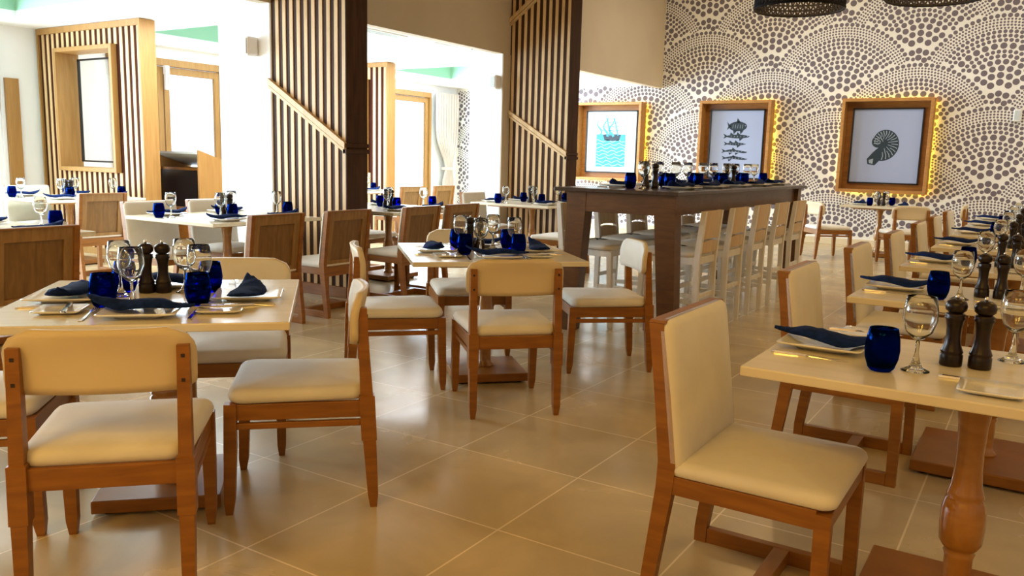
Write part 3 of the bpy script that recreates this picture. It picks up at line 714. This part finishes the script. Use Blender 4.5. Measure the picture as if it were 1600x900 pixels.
def setting(org, ang, z, where, cutlery=True, bread=True, plate=True, var=0, glass=True, cup=True, cxy=(.21, .19), gxy=(.155, .27), nrot=0.0):
    """org = plate centre, ang = direction the diner looks"""
    rz = ang-PI/2; z += .0005
    if plate:
        ware('plate', plate_s, org, rz, 0, 0, z, 0, 'square white plate '+where, 'plate', 'square white plates')
        ware('napkin%d' % var, lambda: napkin(var), org, rz, 0, .005, z+.0135, nrot+(PI*.04 if var else -PI*.03), 'navy napkin on plate '+where, 'napkin', 'navy napkins')
    if cutlery:
        ware('fork', fork, org, rz, -.165, -.005, z, PI/2, 'steel fork '+where, 'fork', 'steel cutlery')
        ware('knife', knife, org, rz, .165, -.01, z, PI/2, 'steel table knife '+where, 'knife', 'steel cutlery')
    if bread:
        ware('bread', bread_plate, org, rz, -.27, .07, z, 0, 'small white side plate '+where, 'side plate', 'small side plates')
        ware('knife', knife, org, rz, -.25, .07, z+.0150, PI/2+.15, 'butter knife on plate '+where, 'knife', 'steel cutlery')
    if cup: ware('tumbler', tumbler, org, rz, cxy[0], cxy[1], z, 0, 'dark blue tumbler '+where, 'tumbler', 'blue tumblers')
    if glass: ware('wine', wineglass, org, rz, gxy[0], gxy[1], z, 0, 'stemmed wine glass '+where, 'wine glass', 'wine glasses')
def mills(x, y, z, rz, where, d=.034):
    c, s = math.cos(rz), math.sin(rz)
    for q, n in ((-1, 'left'), (1, 'right')):
        place('mill', mill, (x+q*d*c, y+q*d*s, z+.0005), 0, '%s one of two dark wood pepper mills %s' % (n, where), 'pepper mill', 'dark wood mills')

# ================================================================== LAYOUT
# ---- two square tables turned 45 degrees, four pad chairs each
A45 = math.radians(45)
def square_table(cx, cy, name, chairs, size=.97, ang=A45):
    key = 'sqtable'
    place(key, lambda: table(.97, .97, plate=(.44, .44)), (cx, cy, 0), ang, name+' with four place settings', 'table', 'square cream tables')
    c, s = math.cos(ang), math.sin(ang)
    for k, side in enumerate(('nearest', 'right', 'far', 'left')):
        a = ang+PI/2+k*PI/2; f = (math.cos(a), math.sin(a)); org = (cx-f[0]*.315, cy-f[1]*.315)
        setting(org, a, .75, 'at the %s side of %s' % (side, name), var=k % 2, cxy=(.155, .157), gxy=(.150, .25))
    mills(cx-.138, cy+.074, .75, ang, 'on the '+name, .030)
    for (x, y, a, lab) in chairs: place('padchair', pad_chair, (x, y, 0), a, lab, 'chair', 'low-back dining chairs')
square_table(-2.736, 1.874, 'near left square table', [
    (-2.335, 1.45, math.radians(136), 'low-back dining chair seen from behind in the lower left corner'),
    (-2.345, 2.205, math.radians(224), 'low-back dining chair side-on at the right of the near left table'),
    (-3.02, 2.42, math.radians(-45), 'low-back dining chair across the far side of the near left table'),
    (-3.08, 1.375, math.radians(45), 'low-back dining chair at the left side of the near left table')])
square_table(-2.76, 4.06, 'middle square table', [
    (-2.354, 3.650, math.radians(136), 'low-back dining chair seen from behind in front of middle table'),
    (-2.325, 4.740, math.radians(221), 'low-back dining chair with white pad at right of middle table'),
    (-3.23, 4.53, math.radians(-43), 'low-back dining chair across the far side of the middle table'),
    (-3.095, 3.620, math.radians(46), 'low-back dining chair side-on at the left of the middle table')])
# ---- the right-hand row
RN = ['nearest', 'second', 'third', 'fourth', 'fifth', 'sixth', 'seventh']
rows = [(-.665, 2.235, 2.45), (-.68, 3.77, 3.86), (-.67, 5.18, 5.18), (-.66, 6.62, 6.46), (-.66, 7.95, 7.80), (-.66, 9.25, 9.0), (-.66, 10.5, 10.25)]
for i, (x0, y0, yc) in enumerate(rows):
    nm = '%s table of the right-hand row' % RN[i]
    place('rtable', lambda: table(1.12, .71, plate=(.52, .56), ped=((0, 0),), k=1.0), (x0+.56, y0+.355, 0), 0, 'cream rectangular table, %s of the right-hand row' % RN[i], 'table', 'right row tables')
    place('panelchair', panel_chair, (x0+.035, yc, 0), 0, 'cream panel-back chair facing right at the '+nm, 'chair', 'chairs of the right row')
    far = i > 3
    setting((x0+.14, y0+.405), 0, .75, 'at left place of the '+nm, cutlery=not far, bread=not far, var=0, nrot=PI/2*3)
    if i < 4:
        mills(x0+.52, y0+.395, .75, .1, 'on the '+nm, .036)
        ware('wine', wineglass, (x0+.63, y0+.56), 0, 0, 0, .7505, 0, 'stemmed wine glass at right place of the '+nm, 'wine glass', 'wine glasses')
        ware('bread', bread_plate, (x0+.60, y0+.13), 0, 0, 0, .7505, 0, 'small white side plate at right place of the '+nm, 'side plate', 'small side plates')
        ware('knife', knife, (x0+.58, y0+.225), 0, 0, 0, .7505, 0, 'steel knife at right place of the '+nm, 'knife', 'steel cutlery')
    else:
        mills(x0+.52, y0+.395, .75, .1, 'on the '+nm, .036)
# ---- window-side rows
def pchair(x, y, a, lab, grp): place('panelchair', panel_chair, (x, y, 0), a, lab, 'chair', grp)
WN = [(-5.86, 2.60, 'nearest'), (-5.86, 4.67, 'second'), (-5.86, 6.75, 'third'), (-5.50, 9.10, 'fourth')]
for i, (x, y, n) in enumerate(WN):
    nm = '%s white table of the inner window-side row' % n
    place('wtable', lambda: table(1.12, 1.14, plate=(.42, .5)), (x, y, 0), 0, nm, 'table', 'window-side tables')
    for (sx, sy, w1) in ((1, -1, 'near right'), (1, 1, 'far right'), (-1, -1, 'near left'), (-1, 1, 'far left')):
        setting((x+sx*.38, y+sy*.30), PI if sx > 0 else 0, .75, 'at %s of %s window table' % (w1, n), cutlery=False, bread=False, var=(sy+1)//2, glass=True)
    mills(x, y, .75, .3, 'on the %s inner window-side table' % n)
LX = -4.75+.26+.0
for (y, lab) in ((2.47, 'leftmost wood-backed chair, cut off by the left edge'), (4.22, 'wood-backed chair directly behind the near left table'), (4.96, 'wood-backed chair left of the base of the left slatted column'), (5.91, 'wood-backed chair just right of the left slatted column'), (6.53, 'wood-backed chair behind the glasses of the middle table')):
    pchair(LX-.51+.0, y, PI, 'dark oak '+lab, 'wood-backed chairs of the inner row')
pchair(-4.68, 8.36, PI, 'pale wood-backed chair showing left of the bar table leg', 'wood-backed chairs of the inner row')
for (x, y, lab) in ((-6.32, 4.43, 'white-fronted chair beside the host stand, facing the second table'), (-6.32, 5.07, 'white-fronted chair at far left seat of the second table'), (-6.37, 6.98, 'white-fronted chair mostly hidden behind the left slatted column'), (-6.08, 8.97, 'white-fronted chair left of the fourth table')):
    pchair(x, y, 0, lab, 'white-fronted chairs of the inner row')
for (x, y, n) in ((-9.15, 5.18, 'near'), (-9.15, 9.45, 'far')):
    nm = '%s white table of the outer window-side row' % n
    place('wtable', None, (x, y, 0), 0, nm, 'table', 'window-side tables')
    for (sx, sy, w1) in ((1, -1, 'near right'), (1, 1, 'far right'), (-1, -1, 'near left'), (-1, 1, 'far left')):
        if n == 'near' or sx > 0: setting((x+sx*.38, y+sy*.30), PI if sx > 0 else 0, .75, 'at %s of %s outer window table' % (w1, n), cutlery=False, bread=False, var=(sy+1)//2)
    mills(x, y, .75, .3, 'on the %s outer window-side table' % n)
for (x, y, lab) in ((-8.18, 4.82, 'light oak wood-backed chair in front of the left slatted screen'), (-8.18, 9.64, 'light oak wood-backed chair, left one of the far pair'), (-8.18, 10.42, 'light oak wood-backed chair, right one of the far pair')):
    pchair(x, y, PI, lab, 'wood-backed chairs of the outer row')
for (x, y, lab) in ((-9.62, 5.10, 'white-fronted chair in front of the left slatted screen'), (-9.62, 4.4, 'white-fronted chair at the far left edge behind the table')):
    pchair(x, y, 0, lab, 'white-fronted chairs of the outer row')

# ---- the high bar table
def bar_table():
    X0, X1, Y0, Y1, Z = -3.07, -2.17, 5.50, 9.15, 1.097
    cx, cy = (X0+X1)/2, (Y0+Y1)/2; r = empty('bar_table', (cx, cy, 0)); W = (X1-X0)/2; L = (Y1-Y0)/2; wd = 'bar_wood'
    b = MB(); b.box(-W-.07, W+.02, -L, L, Z-.028, Z, 'bar_top_wood', .004); b.build('tabletop', r)
    b = MB()
    b.box(-W+.06, W-.05, -L+.06, -L+.10, Z-.175, Z-.028, wd, .003); b.box(-W+.06, W-.05, L-.10, L-.06, Z-.175, Z-.028, wd, .003)
    b.box(-W+.05, -W+.09, -L+.1, L-.1, Z-.175, Z-.028, wd, .003); b.box(W-.09, W-.05, -L+.1, L-.1, Z-.175, Z-.028, wd, .003); b.build('apron', r)
    for sx in (-1, 1):
        for sy in (-1, 1):
            b = MB(); x = sx*(W-.095); y = sy*(L-.12)
            b.bar([(x+sx*.055, y+sy*.0, 0, .062, .055), (x, y, Z-.175, .078, .062), (x, y, Z-.028, .082, .064)], wd); b.build('leg', r)
    tag(r, 'long dark wood high bar table set with blue tumblers', 'bar table')
    return X0, X1, Y0, Y1, Z
X0, X1, Y0, Y1, ZB = bar_table()
for k in range(5):
    n = RN[k]
    yc = 6.03+.65*k
    place('stool', stool, (-2.32, yc, 0), PI, 'cream bar stool, %s from the front on the right side of bar table' % n, 'bar stool', 'bar stools')
    place('stool', stool, (-3.035, yc, 0), 0, 'cream bar stool, %s from the front on the left side of bar table' % n, 'bar stool', 'bar stools')
    setting((X1-.20, yc+.12), PI, ZB, 'at the %s right-hand place of the bar table' % n, cutlery=False, bread=False, var=k % 2)
    setting((X0+.20, yc+.05), 0, ZB, 'at the %s left-hand place of the bar table' % n, cutlery=(k == 0), bread=False, var=(k+1) % 2)
mills(-2.63, 6.13, ZB, 1.2, 'at the near end of the bar table', .05)
mills(-2.63, 8.08, ZB, 1.2, 'at the far part of the bar table', .05)
# ---- small set by the back wall under the shell print
place('sqtable', None, (-2.05, 13.35, 0), 0, 'small pale table under the shell print with two blue tumblers', 'table', 'square cream tables')
for k, (px, py, a, w1) in enumerate(((-2.36, 13.35, 0, 'left'), (-1.74, 13.35, PI, 'right'))):
    setting((px, py), a, .75, 'at %s place of the table under the shell print' % w1, cutlery=False, bread=False, var=k)
mills(-2.05, 13.35, .75, 0, 'on the table under the shell print')
for (x, y, a, lab) in ((-2.62, 12.55, math.radians(40), 'white-pad low-back chair angled at left of the small back table'), (-1.60, 12.45, math.radians(120), 'low-back chair seen from behind before the small back table'),
                       (-1.18, 13.62, PI, 'low-back chair against the dotted wall at right of small back table')):
    place('padchair', None, (x, y, 0), a, lab, 'chair', 'low-back dining chairs')
